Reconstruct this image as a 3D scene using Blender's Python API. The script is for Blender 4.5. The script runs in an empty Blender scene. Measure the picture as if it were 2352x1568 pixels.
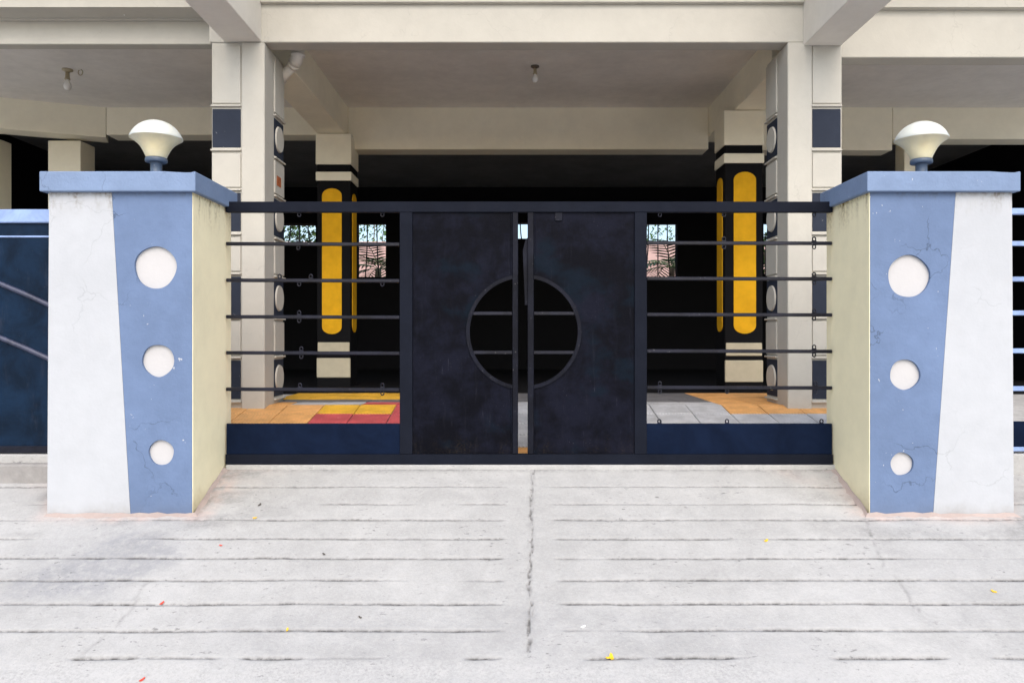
import bpy, bmesh, math, random
import numpy as np
from mathutils import Vector, Matrix

random.seed(7)
R = math.radians
scene = bpy.context.scene
col = scene.collection

# ------------------------------------------------------------------ camera, sky, sun, exposure
EYE = 1.5
FPX, W2, HOR = 1800.0, 1176.0, 775.0
cam_d = bpy.data.cameras.new("camera")
cam_d.sensor_width = 36.0
cam_d.lens = FPX / 2352.0 * 36.0
cam_d.shift_y = -9.0 / 2352.0
cam_d.clip_start = 0.05
cam_d.clip_end = 1000
cam = bpy.data.objects.new("camera", cam_d)
cam.location = (0, 0, EYE)
cam.rotation_euler = (R(90), 0, 0)
col.objects.link(cam)
scene.camera = cam

SUN_EL, SUN_AZ = 44.0, 6.0        # azimuth measured from straight behind the camera towards the right
sun_dir = Vector((math.sin(R(SUN_AZ)) * math.cos(R(SUN_EL)), -math.cos(R(SUN_AZ)) * math.cos(R(SUN_EL)), math.sin(R(SUN_EL))))
world = bpy.data.worlds.new("World")
scene.world = world
world.use_nodes = True
wn = world.node_tree.nodes
wn.clear()
sky = wn.new("ShaderNodeTexSky")
sky.sky_type = 'NISHITA'
sky.sun_disc = False
sky.sun_elevation = R(SUN_EL)
sky.sun_rotation = math.atan2(sun_dir.x, sun_dir.y)
sky.air_density = 1.0
sky.dust_density = 3.0
bg = wn.new("ShaderNodeBackground")
bg.inputs["Strength"].default_value = 0.135
wo = wn.new("ShaderNodeOutputWorld")
world.node_tree.links.new(sky.outputs[0], bg.inputs[0])
world.node_tree.links.new(bg.outputs[0], wo.inputs[0])
sun_l = bpy.data.lights.new("sun", 'SUN')
sun_l.energy = 0.9
sun_l.angle = R(80)
sun_l.color = (1.0, 0.96, 0.90)
sun = bpy.data.objects.new("sun", sun_l)
sun.rotation_euler = sun_dir.to_track_quat('Z', 'Y').to_euler()
sun.location = sun_dir * 30
col.objects.link(sun)
vs = scene.view_settings
vs.view_transform = 'Standard'
vs.look = 'None'
vs.gamma = 1
vs.use_curve_mapping = False
vs.exposure = 1.03
scene.cycles.max_bounces = 10
scene.cycles.diffuse_bounces = 8
scene.cycles.use_denoising = True

# ------------------------------------------------------------------ helpers
def X(px, d): return (px - W2) / FPX * d
def Z(py, d): return EYE + (HOR - py) / FPX * d

def lin(c):
    c = c / 255.0
    return c / 12.92 if c <= 0.04045 else ((c + 0.055) / 1.055) ** 2.4

class NT:
    def __init__(self, name):
        self.m = bpy.data.materials.new(name)
        self.m.use_nodes = True
        self.t = self.m.node_tree
        self.n = self.t.nodes
        self.n.clear()
        self.out = self.n.new("ShaderNodeOutputMaterial")
        self.b = self.n.new("ShaderNodeBsdfPrincipled")
        self.t.links.new(self.b.outputs[0], self.out.inputs[0])
        self.pos = self.n.new("ShaderNodeNewGeometry").outputs["Position"]
    def link(self, a, b): self.t.links.new(a, b)
    def noise(self, scale, detail=5, rough=0.6, vec=None, dist=0.0):
        n = self.n.new("ShaderNodeTexNoise")
        n.inputs["Scale"].default_value = scale
        n.inputs["Detail"].default_value = detail
        n.inputs["Roughness"].default_value = rough
        n.inputs["Distortion"].default_value = dist
        self.link(vec or self.pos, n.inputs["Vector"])
        return n.outputs[0]
    def scaled(self, s):
        v = self.n.new("ShaderNodeVectorMath"); v.operation = 'MULTIPLY'
        self.link(self.pos, v.inputs[0]); v.inputs[1].default_value = s
        return v.outputs[0]
    def ramp(self, fac, lo, hi):
        r = self.n.new("ShaderNodeMapRange")
        r.interpolation_type = 'SMOOTHSTEP'
        self.link(fac, r.inputs[0])
        r.inputs[1].default_value = lo; r.inputs[2].default_value = hi
        return r.outputs[0]
    def math(self, op, a, b):
        m = self.n.new("ShaderNodeMath"); m.operation = op
        for i, v in enumerate((a, b)):
            if isinstance(v, (int, float)): m.inputs[i].default_value = v
            else: self.link(v, m.inputs[i])
        return m.outputs[0]
    def mix(self, fac, a, b):
        m = self.n.new("ShaderNodeMix"); m.data_type = 'RGBA'
        if isinstance(fac, (int, float)): m.inputs[0].default_value = fac
        else: self.link(fac, m.inputs[0])
        for i, v in ((6, a), (7, b)):
            if isinstance(v, tuple): m.inputs[i].default_value = (*v, 1)
            else: self.link(v, m.inputs[i])
        return m.outputs[2]
    def sep(self):
        s = self.n.new("ShaderNodeSeparateXYZ"); self.link(self.pos, s.inputs[0]); return s.outputs
    def attr(self, name):
        a = self.n.new("ShaderNodeAttribute"); a.attribute_name = name; return a.outputs["Fac"]
    def bump(self, h, strength, dist=0.004):
        b = self.n.new("ShaderNodeBump")
        b.inputs["Strength"].default_value = strength
        b.inputs["Distance"].default_value = dist
        self.link(h, b.inputs["Height"]); self.link(b.outputs[0], self.b.inputs["Normal"])
    def done(self, c, rough=0.7, spec=0.3, metal=0.0):
        if isinstance(c, tuple): self.b.inputs["Base Color"].default_value = (*c, 1)
        else: self.link(c, self.b.inputs["Base Color"])
        if isinstance(rough, (int, float)): self.b.inputs["Roughness"].default_value = rough
        else: self.link(rough, self.b.inputs["Roughness"])
        self.b.inputs["Specular IOR Level"].default_value = spec
        self.b.inputs["Metallic"].default_value = metal
        return self.m

def mul(c, k): return tuple(min(1, v * k) for v in c)

def paint(name, c, rough=0.75, var=0.12, stain=0.0, stain_c=(0.2, 0.16, 0.1), bump=0.35, spec=0.25,
          top=None, base=None, grime_c=(0.16, 0.12, 0.07), chips=0.0, fscale=60, crack=0.0):
    """plastered, hand painted surface: uneven pigment, soft stains, trowel relief, grime run down from an edge"""
    t = NT(name)
    big = t.noise(1.7, 6, 0.6); mid = t.noise(9, 6, 0.65)
    k = t.math('ADD', t.math('MULTIPLY', big, 0.6), t.math('MULTIPLY', mid, 0.4))
    cc = t.mix(t.ramp(k, 0.3, 0.7), mul(c, 1 - var), mul(c, 1 + var * 0.5))
    if stain > 0:
        s = t.ramp(t.noise(3.1, 8, 0.7, t.scaled((1, 1, 0.6)), 0.4), 0.56, 0.8)
        cc = t.mix(t.math('MULTIPLY', s, stain), cc, stain_c)
    z = None
    if top:
        z = t.sep()[2]
        g = t.ramp(z, top[0] - top[1], top[0])
        st = t.ramp(t.noise(14, 6, 0.7, t.scaled((1, 1, 0.16))), 0.42, 0.72)
        th = t.math('ADD', t.math('MULTIPLY', st, g), t.math('MULTIPLY', t.ramp(z, top[0] - 0.03, top[0]), 0.5))
        fine = t.ramp(t.noise(45, 4, 0.6), 0.3, 0.65)
        cc = t.mix(t.math('MULTIPLY', t.math('MULTIPLY', th, fine), top[2]), cc, grime_c)
    if base:
        z = z or t.sep()[2]
        n = t.math('MULTIPLY', t.noise(7, 6, 0.7), 0.22)
        g = t.ramp(t.math('ADD', z, n), base[0] + base[1] + 0.11, base[0] + 0.06)
        cc = t.mix(t.math('MULTIPLY', g, base[2]), cc, grime_c)
    if chips > 0:
        ch = t.ramp(t.noise(38, 3, 0.5, None, 0.6), 0.735, 0.75)
        cc = t.mix(t.math('MULTIPLY', ch, chips), cc, (0.7, 0.69, 0.66))
    if crack:
        vo = t.n.new("ShaderNodeTexVoronoi"); vo.feature = 'DISTANCE_TO_EDGE'; vo.inputs["Scale"].default_value = 2.6
        dv = t.n.new("ShaderNodeVectorMath"); dv.operation = 'ADD'
        wv = t.n.new("ShaderNodeTexNoise"); wv.inputs["Scale"].default_value = 9; wv.inputs["Detail"].default_value = 5; t.link(t.pos, wv.inputs["Vector"])
        sc_ = t.n.new("ShaderNodeVectorMath"); sc_.operation = 'SCALE'; sc_.inputs[3].default_value = 0.16; t.link(wv.outputs["Color"], sc_.inputs[0])
        t.link(t.pos, dv.inputs[0]); t.link(sc_.outputs[0], dv.inputs[1]); t.link(dv.outputs[0], vo.inputs["Vector"])
        ck = t.math('MULTIPLY', t.ramp(vo.outputs["Distance"], 0.009, 0.002), t.ramp(t.noise(1.9, 3, 0.5), 0.5, 0.6))
        cc = t.mix(t.math('MULTIPLY', ck, crack), cc, mul(c, 0.45))
    h = t.math('ADD', t.math('MULTIPLY', t.noise(fscale, 4, 0.6), 0.4), t.math('MULTIPLY', t.noise(12, 5, 0.6), 1.0))
    t.bump(h, bump, 0.006)
    return t.done(cc, rough, spec)

def metal_paint(name, c, rough=0.45, var=0.25, rust=0.12, spec=0.4, dust=0.1):
    t = NT(name)
    n = t.noise(4, 8, 0.7, None, 0.5)
    cc = t.mix(t.ramp(n, 0.35, 0.65), mul(c, 1 - var), mul(c, 1 + var))
    d = t.ramp(t.noise(11, 8, 0.75, t.scaled((1.6, 1.6, 0.35))), 0.52, 0.8)
    cc = t.mix(t.math('MULTIPLY', d, dust), cc, (0.16, 0.16, 0.19))
    if rust > 0:
        r = t.ramp(t.noise(70, 3, 0.6), 0.68, 0.74)
        cc = t.mix(t.math('MULTIPLY', r, rust), cc, (0.35, 0.33, 0.33))
    rr = t.math('ADD', t.math('MULTIPLY', t.noise(9, 6, 0.7), 0.3), rough - 0.15)
    t.bump(t.noise(26, 6, 0.65), 0.25, 0.003)
    return t.done(cc, rr, spec)

def plain(name, c, rough=0.6, spec=0.3, var=0.08, bump=0.0, scale=12):
    t = NT(name)
    cc = t.mix(t.ramp(t.noise(scale, 5, 0.6), 0.3, 0.7), mul(c, 1 - var), mul(c, 1 + var))
    if bump: t.bump(t.noise(scale * 6, 4, 0.6), bump, 0.003)
    return t.done(cc, rough, spec)

# ------------------------------------------------------------------ materials
PB = 0.45                                                           # ground height at the pillar fronts
M = {}
M['white_wall'] = paint("white_wall_paint", (0.445, 0.465, 0.49), var=0.07, stain=0.12, stain_c=(0.45, 0.42, 0.36), top=(2.343, 0.16, 0.75), base=(PB, 0.10, 0.35), chips=0.0, crack=0.25)
M['blue_wall'] = paint("blue_wall_paint", (0.135, 0.195, 0.325), var=0.16, stain=0.2, stain_c=(0.13, 0.18, 0.30), top=(2.343, 0.07, 0.55), base=(PB, 0.16, 0.30), grime_c=(0.10, 0.11, 0.13), chips=0.5, bump=0.7, crack=0.8)
M['cap'] = paint("pale_blue_cap_paint", (0.185, 0.255, 0.39), var=0.14, stain=0.2, stain_c=(0.2, 0.27, 0.42), chips=0.6, bump=0.9, crack=0.5)
M['yellow_wall'] = paint("pale_yellow_paint", (0.93, 0.85, 0.58), var=0.08, stain=0.25, stain_c=(0.66, 0.55, 0.30), top=(2.343, 0.24, 1.0), base=(0.5, 0.14, 0.4), grime_c=(0.24, 0.16, 0.04))
M['disc'] = paint("white_disc_paint", (0.50, 0.495, 0.495), var=0.05, stain=0.1, stain_c=(0.5, 0.45, 0.4), bump=0.4)
M['old_concrete'] = paint("dirty_old_concrete", (0.33, 0.32, 0.31), var=0.3, stain=0.8, stain_c=(0.10, 0.095, 0.09), bump=1.0, chips=0.3)
M['mortar'] = paint("pinkish_mortar", (0.40, 0.33, 0.30), var=0.2, stain=0.5, stain_c=(0.45, 0.40, 0.36), bump=1.0, chips=0.4)
M['cream'] = paint("cream_building_paint", (0.51, 0.49, 0.43), var=0.08, stain=0.3, stain_c=(0.47, 0.43, 0.36), bump=0.3, crack=0.18)
M['bracket'] = paint("lightened_bracket_cream", (0.74, 0.71, 0.64), var=0.07, stain=0.2, stain_c=(0.62, 0.57, 0.49), bump=0.3)  # the building's cream, lightened to lift the brackets' shaded undersides
M['ceiling'] = paint("grey_ceiling_paint", (0.74, 0.71, 0.66), var=0.12, stain=0.2, stain_c=(0.62, 0.6, 0.55), bump=0.3)
M['inner'] = paint("inner_beam_paint", (0.84, 0.79, 0.63), var=0.07, stain=0.2, stain_c=(0.76, 0.70, 0.55), bump=0.2)
M['dark'] = paint("charcoal_tile_paint", (0.030, 0.037, 0.055), var=0.15, stain=0.0, bump=0.3, chips=0.25, spec=0.1, rough=0.7)
M['black'] = paint("black_paint_room_gloom", (0.010, 0.010, 0.011), var=0.1, bump=0.1, spec=0.05, rough=0.9)  # dark inner columns; on walls and floor it paints in the unlit black
M['gloom'] = paint("gloom_ceiling_paint", (0.22, 0.218, 0.21), var=0.2, bump=0.1, spec=0.05, rough=0.9)  # back ceiling's dimness put into its grey
M['gold'] = paint("golden_yellow_paint", (0.78, 0.41, 0.015), var=0.2, stain=0.35, stain_c=(0.45, 0.22, 0.02), bump=0.3, spec=0.1)
M['plinth'] = paint("beige_plinth_paint", (0.52, 0.47, 0.34), var=0.15, stain=0.4, stain_c=(0.25, 0.22, 0.15), bump=0.3)
M['frame'] = metal_paint("slate_frame_paint", (0.0075, 0.0095, 0.0165), rough=0.6, var=0.12, rust=0.0, dust=0.02, spec=0.06)
M['panel'] = metal_paint("navy_panel_paint", (0.0045, 0.0095, 0.026), rough=0.7, var=0.2, rust=0.0, dust=0.01, spec=0.04)
def worn_sheet(name, c):
    t = NT(name)
    run = t.noise(16, 8, 0.75, t.scaled((2.2, 1, 0.18)))
    patch = t.noise(3.4, 8, 0.72, None, 0.2)
    cc = t.mix(t.ramp(patch, 0.40, 0.62), mul(c, 0.45), mul(c, 1.25))
    cc = t.mix(t.math('MULTIPLY', t.ramp(t.noise(2.6, 5, 0.6, t.scaled((1, 1, 1.3))), 0.52, 0.66), 0.7), cc, (0.0035, 0.0085, 0.016))
    cc = t.mix(t.math('MULTIPLY', t.ramp(run, 0.56, 0.72), 0.35), cc, (0.022, 0.023, 0.032))
    z = t.sep()[2]
    low = t.math('MULTIPLY', t.ramp(z, gz_low + 0.16, gz_low), t.ramp(t.noise(5, 6, 0.7, t.scaled((1, 1, 0.3))), 0.4, 0.65))
    cc = t.mix(t.math('MULTIPLY', t.math('MULTIPLY', low, t.ramp(t.noise(80, 5, 0.75), 0.45, 0.7)), 0.7), cc, (0.055, 0.042, 0.028))
    fl = t.ramp(t.noise(95, 2, 0.5), 0.715, 0.74)
    cc = t.mix(t.math('MULTIPLY', t.math('MULTIPLY', fl, t.ramp(patch, 0.48, 0.6)), 0.3), cc, (0.16, 0.15, 0.16))
    sc = t.ramp(t.noise(40, 3, 0.5, t.scaled((4, 1, 0.12))), 0.70, 0.74)
    cc = t.mix(t.math('MULTIPLY', t.math('MULTIPLY', sc, t.ramp(patch, 0.5, 0.65)), 0.4), cc, (0.10, 0.10, 0.13))
    t.bump(t.math('ADD', t.noise(30, 7, 0.7), t.math('MULTIPLY', t.noise(5, 3, 0.5), 1.5)), 0.35, 0.004)
    return t.done(cc, t.math('ADD', t.math('MULTIPLY', run, 0.4), 0.3), 0.05)
gz_low = Z(1043, 5.07)
M['leaf'] = worn_sheet("black_sheet_paint", (0.0048, 0.0056, 0.0115))
M["ring"] = metal_paint("dark_ring_paint", (0.006, 0.007, 0.013), rough=0.45, var=0.4, rust=0.35, dust=0.06, spec=0.10)
M['bar'] = metal_paint("dark_bar_paint", (0.007, 0.008, 0.016), rough=0.36, var=0.4, rust=0.3, dust=0.06, spec=0.25)
M['side_gate'] = metal_paint("deep_blue_sheet_paint", (0.004, 0.014, 0.034), rough=0.5, var=0.35, rust=0.06, dust=0.12, spec=0.10)
M['rib_highlight'] = metal_paint("highlight_rib_paint", (0.045, 0.052, 0.095), rough=0.35, var=0.4, rust=0.3, dust=0.5, spec=0.5)  # paler than the sheet: highlight streaks along the ribs painted in
M['rail_blue'] = metal_paint("light_blue_rail_paint", (0.24, 0.34, 0.58), rough=0.5, var=0.2, rust=0.4, dust=0.2)
M['shade_top'] = plain("opal_white_plastic", (0.60, 0.62, 0.57), 0.32, 0.5, 0.03)
M['shade_low'] = plain("opal_cream_plastic", (0.82, 0.71, 0.45), 0.35, 0.5, 0.06)
for k in ('shade_top', 'shade_low'):
    pb = M[k].node_tree.nodes['Principled BSDF']
    pb.inputs['Subsurface Weight'].default_value = 0.8
    pb.inputs['Subsurface Scale'].default_value = 0.10
    pb.inputs['Subsurface Radius'].default_value = (1, 0.9, 0.7)
M['collar'] = metal_paint("grey_blue_lamp_metal", (0.06, 0.085, 0.125), rough=0.4, var=0.3, rust=0.6, dust=0.3)
M['pvc'] = plain("white_pvc", (0.72, 0.69, 0.62), 0.35, 0.5, 0.08)
M['bulb'] = plain("frosted_bulb_glass", (0.80, 0.78, 0.72), 0.2, 0.5, 0.03)
M['bakelite'] = plain("brown_socket", (0.10, 0.08, 0.06), 0.5, 0.4)
M['brass'] = plain("dull_brass", (0.40, 0.34, 0.22), 0.45, 0.5)
M['wire'] = plain("white_cable", (0.75, 0.75, 0.72), 0.5, 0.3)
M['pink'] = paint("pink_garden_wall", (0.72, 0.50, 0.46), var=0.1, stain=0.2, bump=0.3)
M['frond'] = plain("palm_frond_green", (0.055, 0.115, 0.025), 0.5, 0.4, 0.4, scale=6)
M['leafg'] = plain("bush_leaf_green", (0.07, 0.15, 0.025), 0.5, 0.4, 0.45, scale=7)
M['trunk'] = plain("palm_bark", (0.14, 0.11, 0.08), 0.9, 0.1, 0.3, 0.6)
M['soil'] = plain("soil", (0.14, 0.11, 0.08), 0.95, 0.1, 0.2, 0.6)
M['petal_y'] = plain("yellow_petal", (0.82, 0.52, 0.03), 0.6, 0.3, 0.1)
M['petal_r'] = plain("red_petal", (0.62, 0.08, 0.05), 0.6, 0.3, 0.1)
M['leaf_dry'] = plain("dry_leaf", (0.10, 0.09, 0.08), 0.8, 0.2, 0.2)
M['paper'] = plain("white_paper", (0.8, 0.8, 0.8), 0.8, 0.2, 0.05)
M['sticker'] = plain("orange_red_sticker", (0.42, 0.12, 0.04), 0.5, 0.4, 0.3, scale=60)

def tile_mat(name, c):
    t = NT(name)
    cc = t.mix(t.ramp(t.noise(6, 7, 0.7), 0.3, 0.72), mul(c, 0.72), mul(c, 1.12))
    v = t.scaled((1, 1, 0))
    w = t.n.new("ShaderNodeTexWave"); w.wave_type = 'BANDS'; w.bands_direction = 'DIAGONAL'
    w.inputs["Scale"].default_value = 26; w.inputs["Distortion"].default_value = 0.6
    w.inputs["Detail"].default_value = 1
    t.link(v, w.inputs["Vector"])
    cc = t.mix(t.math('MULTIPLY', t.ramp(w.outputs[1], 0.3, 0.0), 0.65), cc, mul(c, 0.25))
    cc = t.mix(t.math('MULTIPLY', t.ramp(t.noise(22, 5, 0.7), 0.62, 0.72), 0.5), cc, (0.6, 0.58, 0.55))
    t.bump(w.outputs[1], 0.5, 0.004)
    return t.done(cc, 0.6, 0.3)
TM = {'o': tile_mat("orange_chequer_tile", (0.90, 0.47, 0.17)), 'y': tile_mat("yellow_chequer_tile", (0.88, 0.50, 0.05)),
      'r': tile_mat("red_chequer_tile", (0.62, 0.11, 0.12)), 'g': tile_mat("grey_chequer_tile", (0.56, 0.57, 0.59)),
      'd': tile_mat("dark_grey_chequer_tile", (0.17, 0.17, 0.18))}

def concrete(name, c, rough_scale=1.0, gravel=0.0):
    t = NT(name)
    big = t.noise(0.9, 7, 0.65); mid = t.noise(6, 7, 0.7, None, 0.3); fin = t.noise(64, 5, 0.8)
    k = t.math('ADD', t.math('ADD', t.math('MULTIPLY', big, 0.38), t.math('MULTIPLY', mid, 0.30)), t.math('MULTIPLY', fin, 0.32))
    cc = t.mix(t.ramp(k, 0.34, 0.66), mul(c, 0.78), mul(c, 1.10))
    # pits and aggregate showing
    p = t.ramp(t.noise(46, 4, 0.65, t.scaled((0.5, 1, 1)), 0.3), 0.60, 0.70)
    pa = t.ramp(t.noise(2.3, 4, 0.6), 0.36, 0.64)
    cc = t.mix(t.math('MULTIPLY', t.math('MULTIPLY', p, pa), 0.75), cc, mul(c, 0.30))
    gr = t.noise(70, 4, 0.75)
    cc = t.mix(t.math('MULTIPLY', t.attr('rough'), t.ramp(gr, 0.38, 0.62)), cc, mul(c, 1.1))
    sp = t.ramp(t.noise(130, 2, 0.5), 0.70, 0.76)
    cc = t.mix(t.math('MULTIPLY', sp, 0.4), cc, (0.72, 0.71, 0.69))
    # dirt held in the scored lines and cracks, smears of pink mortar, faint stains and a painted shadow patch
    br = t.math('ADD', t.math('MULTIPLY', t.ramp(t.noise(30, 5, 0.7), 0.35, 0.6), 0.6), 0.4)
    cc = t.mix(t.math('MULTIPLY', t.attr("pink"), t.ramp(mid, 0.3, 0.62)), cc, (0.56, 0.42, 0.37))
    cc = t.mix(t.math('MULTIPLY', t.attr("stain"), t.ramp(t.noise(18, 6, 0.7), 0.25, 0.62)), cc, (0.17, 0.18, 0.21))  # on the ramp, stain also carries the painted shadow patch
    cc = t.mix(t.math('MULTIPLY', t.attr("dirt"), br), cc, (0.035, 0.032, 0.03))
    h = t.math('ADD', t.math('MULTIPLY', t.noise(55, 5, 0.7), 1.0), t.math('MULTIPLY', t.noise(160, 3, 0.6), 0.5 + gravel))
    t.bump(h, 0.55 * rough_scale, 0.004 + 0.004 * gravel)
    return t.done(cc, 0.88, 0.2)
M['ramp'] = concrete("scored_concrete", (0.42, 0.42, 0.41))
M['road'] = concrete("rough_road_concrete", (0.52, 0.51, 0.49), 1.3, 0.8)
M['floor'] = plain("grey_floor_screed", (0.45, 0.44, 0.42), 0.85, 0.2, 0.15, 0.3)

# ------------------------------------------------------------------ geometry helpers
def box(bm, x0, x1, y0, y1, z0, z1, bev=0.0, seg=1):
    t = bmesh.new()
    bmesh.ops.create_cube(t, size=1)
    for v in t.verts:
        v.co = Vector(((x0 + x1) / 2 + v.co.x * (x1 - x0), (y0 + y1) / 2 + v.co.y * (y1 - y0), (z0 + z1) / 2 + v.co.z * (z1 - z0)))
    if bev: bmesh.ops.bevel(t, geom=t.edges[:], offset=bev, segments=seg, affect='EDGES', profile=0.5)
    join(bm, t)
    return bm

def join(bm, t):
    m = bpy.data.meshes.new("tmp"); t.to_mesh(m); t.free(); bm.from_mesh(m); bpy.data.meshes.remove(m)

def B(*a, **k): return box(bmesh.new(), *a, **k)

def prism(bm, pts, y0, y1):
    """polygon in XZ extruded between depths"""
    a = [bm.verts.new((p[0], y0, p[1])) for p in pts]
    b = [bm.verts.new((p[0], y1, p[1])) for p in pts]
    n = len(pts)
    bm.faces.new(a); bm.faces.new(b[::-1])
    for i in range(n): bm.faces.new((a[i], b[i], b[(i + 1) % n], a[(i + 1) % n]))
    bmesh.ops.recalc_face_normals(bm, faces=bm.faces[:])
    return bm

def plate(outer, holes, y0, y1, bev=0.0):
    """plate in XZ with holes, between depths y0 (front) and y1"""
    bm = bmesh.new()
    edges = []
    for loop in [outer] + holes:
        vs_ = [bm.verts.new((p[0], y0, p[1])) for p in loop]
        for i in range(len(vs_)): edges.append(bm.edges.new((vs_[i], vs_[(i + 1) % len(vs_)])))
    bmesh.ops.triangle_fill(bm, edges=edges, use_beauty=True, use_dissolve=False)
    r = bmesh.ops.extrude_face_region(bm, geom=bm.faces[:])
    for v in [g for g in r['geom'] if isinstance(g, bmesh.types.BMVert)]: v.co.y = y1
    bmesh.ops.recalc_face_normals(bm, faces=bm.faces[:])
    return bm

def circ(cx, cz, r, n=40, wob=0.0):
    return [(cx + (r + wob * math.sin(3 * a + cx * 9) + wob * math.sin(5 * a + cz * 7)) * math.cos(a),
             cz + (r + wob * math.sin(3 * a + cx * 9) + wob * math.sin(5 * a + cz * 7)) * math.sin(a)) for a in (2 * math.pi * i / n for i in range(n))]

def lathe(prof, c, n=32):
    bm = bmesh.new()
    rings = []
    for r, z in prof:
        if r < 1e-5: rings.append([bm.verts.new((c[0], c[1], c[2] + z))])
        else: rings.append([bm.verts.new((c[0] + r * math.cos(2 * math.pi * i / n), c[1] + r * math.sin(2 * math.pi * i / n), c[2] + z)) for i in range(n)])
    for a, b in zip(rings, rings[1:]):
        for i in range(n):
            j = (i + 1) % n
            if len(a) == 1 and len(b) > 1: bm.faces.new((a[0], b[j], b[i]))
            elif len(b) == 1 and len(a) > 1: bm.faces.new((a[i], a[j], b[0]))
            elif len(a) > 1: bm.faces.new((a[i], a[j], b[j], b[i]))
    bmesh.ops.recalc_face_normals(bm, faces=bm.faces[:])
    for f in bm.faces: f.smooth = True
    return bm

def tube(bm, pts, r, n=10, close=False):
    pts = [Vector(p) for p in pts]
    rings = []
    up = Vector((0.13, 0.21, 0.97))
    m = len(pts)
    for i, p in enumerate(pts):
        if close: d = pts[(i + 1) % m] - pts[i - 1]
        else: d = pts[min(i + 1, m - 1)] - pts[max(i - 1, 0)]
        d.normalize()
        u = d.cross(up)
        if u.length < 0.1: u = d.cross(Vector((1, 0, 0)))
        u.normalize(); w = d.cross(u)
        rr = r[i] if isinstance(r, (list, tuple)) else r
        rings.append([bm.verts.new(p + (u * math.cos(2 * math.pi * k / n) + w * math.sin(2 * math.pi * k / n)) * rr) for k in range(n)])
    pairs = list(zip(rings, rings[1:])) + ([(rings[-1], rings[0])] if close else [])
    for a, b in pairs:
        for k in range(n):
            f = bm.faces.new((a[k], a[(k + 1) % n], b[(k + 1) % n], b[k])); f.smooth = True
    if not close:
        bm.faces.new(rings[0][::-1]); bm.faces.new(rings[-1])
    bmesh.ops.recalc_face_normals(bm, faces=bm.faces[:])
    return bm

def wp(o):
    v = Vector(o.location)
    while o.parent: o = o.parent; v += Vector(o.location)
    return v

def obj(name, bm, mat, parent=None, loc=None, smooth=None):
    """bm is in world coordinates; the object's origin is put at loc (or on its parent)"""
    me = bpy.data.meshes.new(name)
    base = wp(parent) if parent else Vector((0, 0, 0))
    org = Vector(loc) if loc is not None else base
    for v in bm.verts: v.co -= org
    bm.to_mesh(me); bm.free()
    me.materials.append(mat)
    o = bpy.data.objects.new(name, me)
    o.parent = parent
    o.location = org - base
    col.objects.link(o)
    return o

def dup(o, parent, delta):
    c = o.copy(); c.parent = parent; c.location = Vector(o.location) + Vector(delta); col.objects.link(c)
    return c

def tag(o, label, cat, group=None):
    o["label"] = label; o["category"] = cat
    if group: o["group"] = group
    return o

def thing(name, label, cat, loc, group=None):
    o = bpy.data.objects.new(name, None)
    o.empty_display_size = 0.2
    o.location = loc
    col.objects.link(o)
    return tag(o, label, cat, group)

def structure(o): o["kind"] = "structure"; return o

# value noise on arrays for terrain-like sheets
_rng = np.random.RandomState(3)
_lat = _rng.rand(256, 256)
def vnoise(x, y):
    xi = np.floor(x).astype(int); yi = np.floor(y).astype(int)
    fx = x - xi; fy = y - yi
    fx = fx * fx * (3 - 2 * fx); fy = fy * fy * (3 - 2 * fy)
    g = lambda a, b: _lat[a % 256, b % 256]
    return (g(xi, yi) * (1 - fx) + g(xi + 1, yi) * fx) * (1 - fy) + (g(xi, yi + 1) * (1 - fx) + g(xi + 1, yi + 1) * fx) * fy

def sstep(a, b, x):
    t = np.clip((x - a) / (b - a), 0, 1); return t * t * (3 - 2 * t)

# ------------------------------------------------------------------ ground, road, ramp
def ramp_z(d): return EYE - 2.751 + 0.376 * d
RAMP0, RAMP1 = 3.10, 5.058

def grid_object(name, xs, ys, Xa, Ya, Za, attrs, mat):
    ny, nx = Xa.shape
    me = bpy.data.meshes.new(name)
    co = np.stack([Xa, Ya, Za], -1).reshape(-1, 3).astype(np.float32)
    idx = np.arange(nx * ny).reshape(ny, nx)
    q = np.stack([idx[:-1, :-1], idx[:-1, 1:], idx[1:, 1:], idx[1:, :-1]], -1).reshape(-1, 4)
    me.vertices.add(len(co)); me.vertices.foreach_set("co", co.ravel())
    me.loops.add(q.size); me.loops.foreach_set("vertex_index", q.ravel().astype(np.int32))
    me.polygons.add(len(q)); me.polygons.foreach_set("loop_start", np.arange(0, q.size, 4, dtype=np.int32))
    me.polygons.foreach_set("use_smooth", np.ones(len(q), dtype=bool))
    me.update(calc_edges=True)
    for k, a in attrs.items():
        at = me.attributes.new(k, 'FLOAT', 'POINT'); at.data.foreach_set("value", a.ravel().astype(np.float32))
    me.materials.append(mat)
    o = bpy.data.objects.new(name, me)
    col.objects.link(o)
    return structure(o)

def segdist(px, py, pts):
    best = np.full(px.shape, 9.0)
    for (ax, ay), (bx, by) in zip(pts, pts[1:]):
        vx, vy = bx - ax, by - ay
        t = np.clip(((px - ax) * vx + (py - ay) * vy) / (vx * vx + vy * vy), 0, 1)
        best = np.minimum(best, np.hypot(px - ax - t * vx, py - ay - t * vy))
    return best

def rampd(py):                                                    # photograph row -> depth on the ramp plane
    return 2.751 / ((py - HOR) / FPX + 0.376)
def rp(px, py):
    d = rampd(py); return (X(px, d), d)

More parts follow.
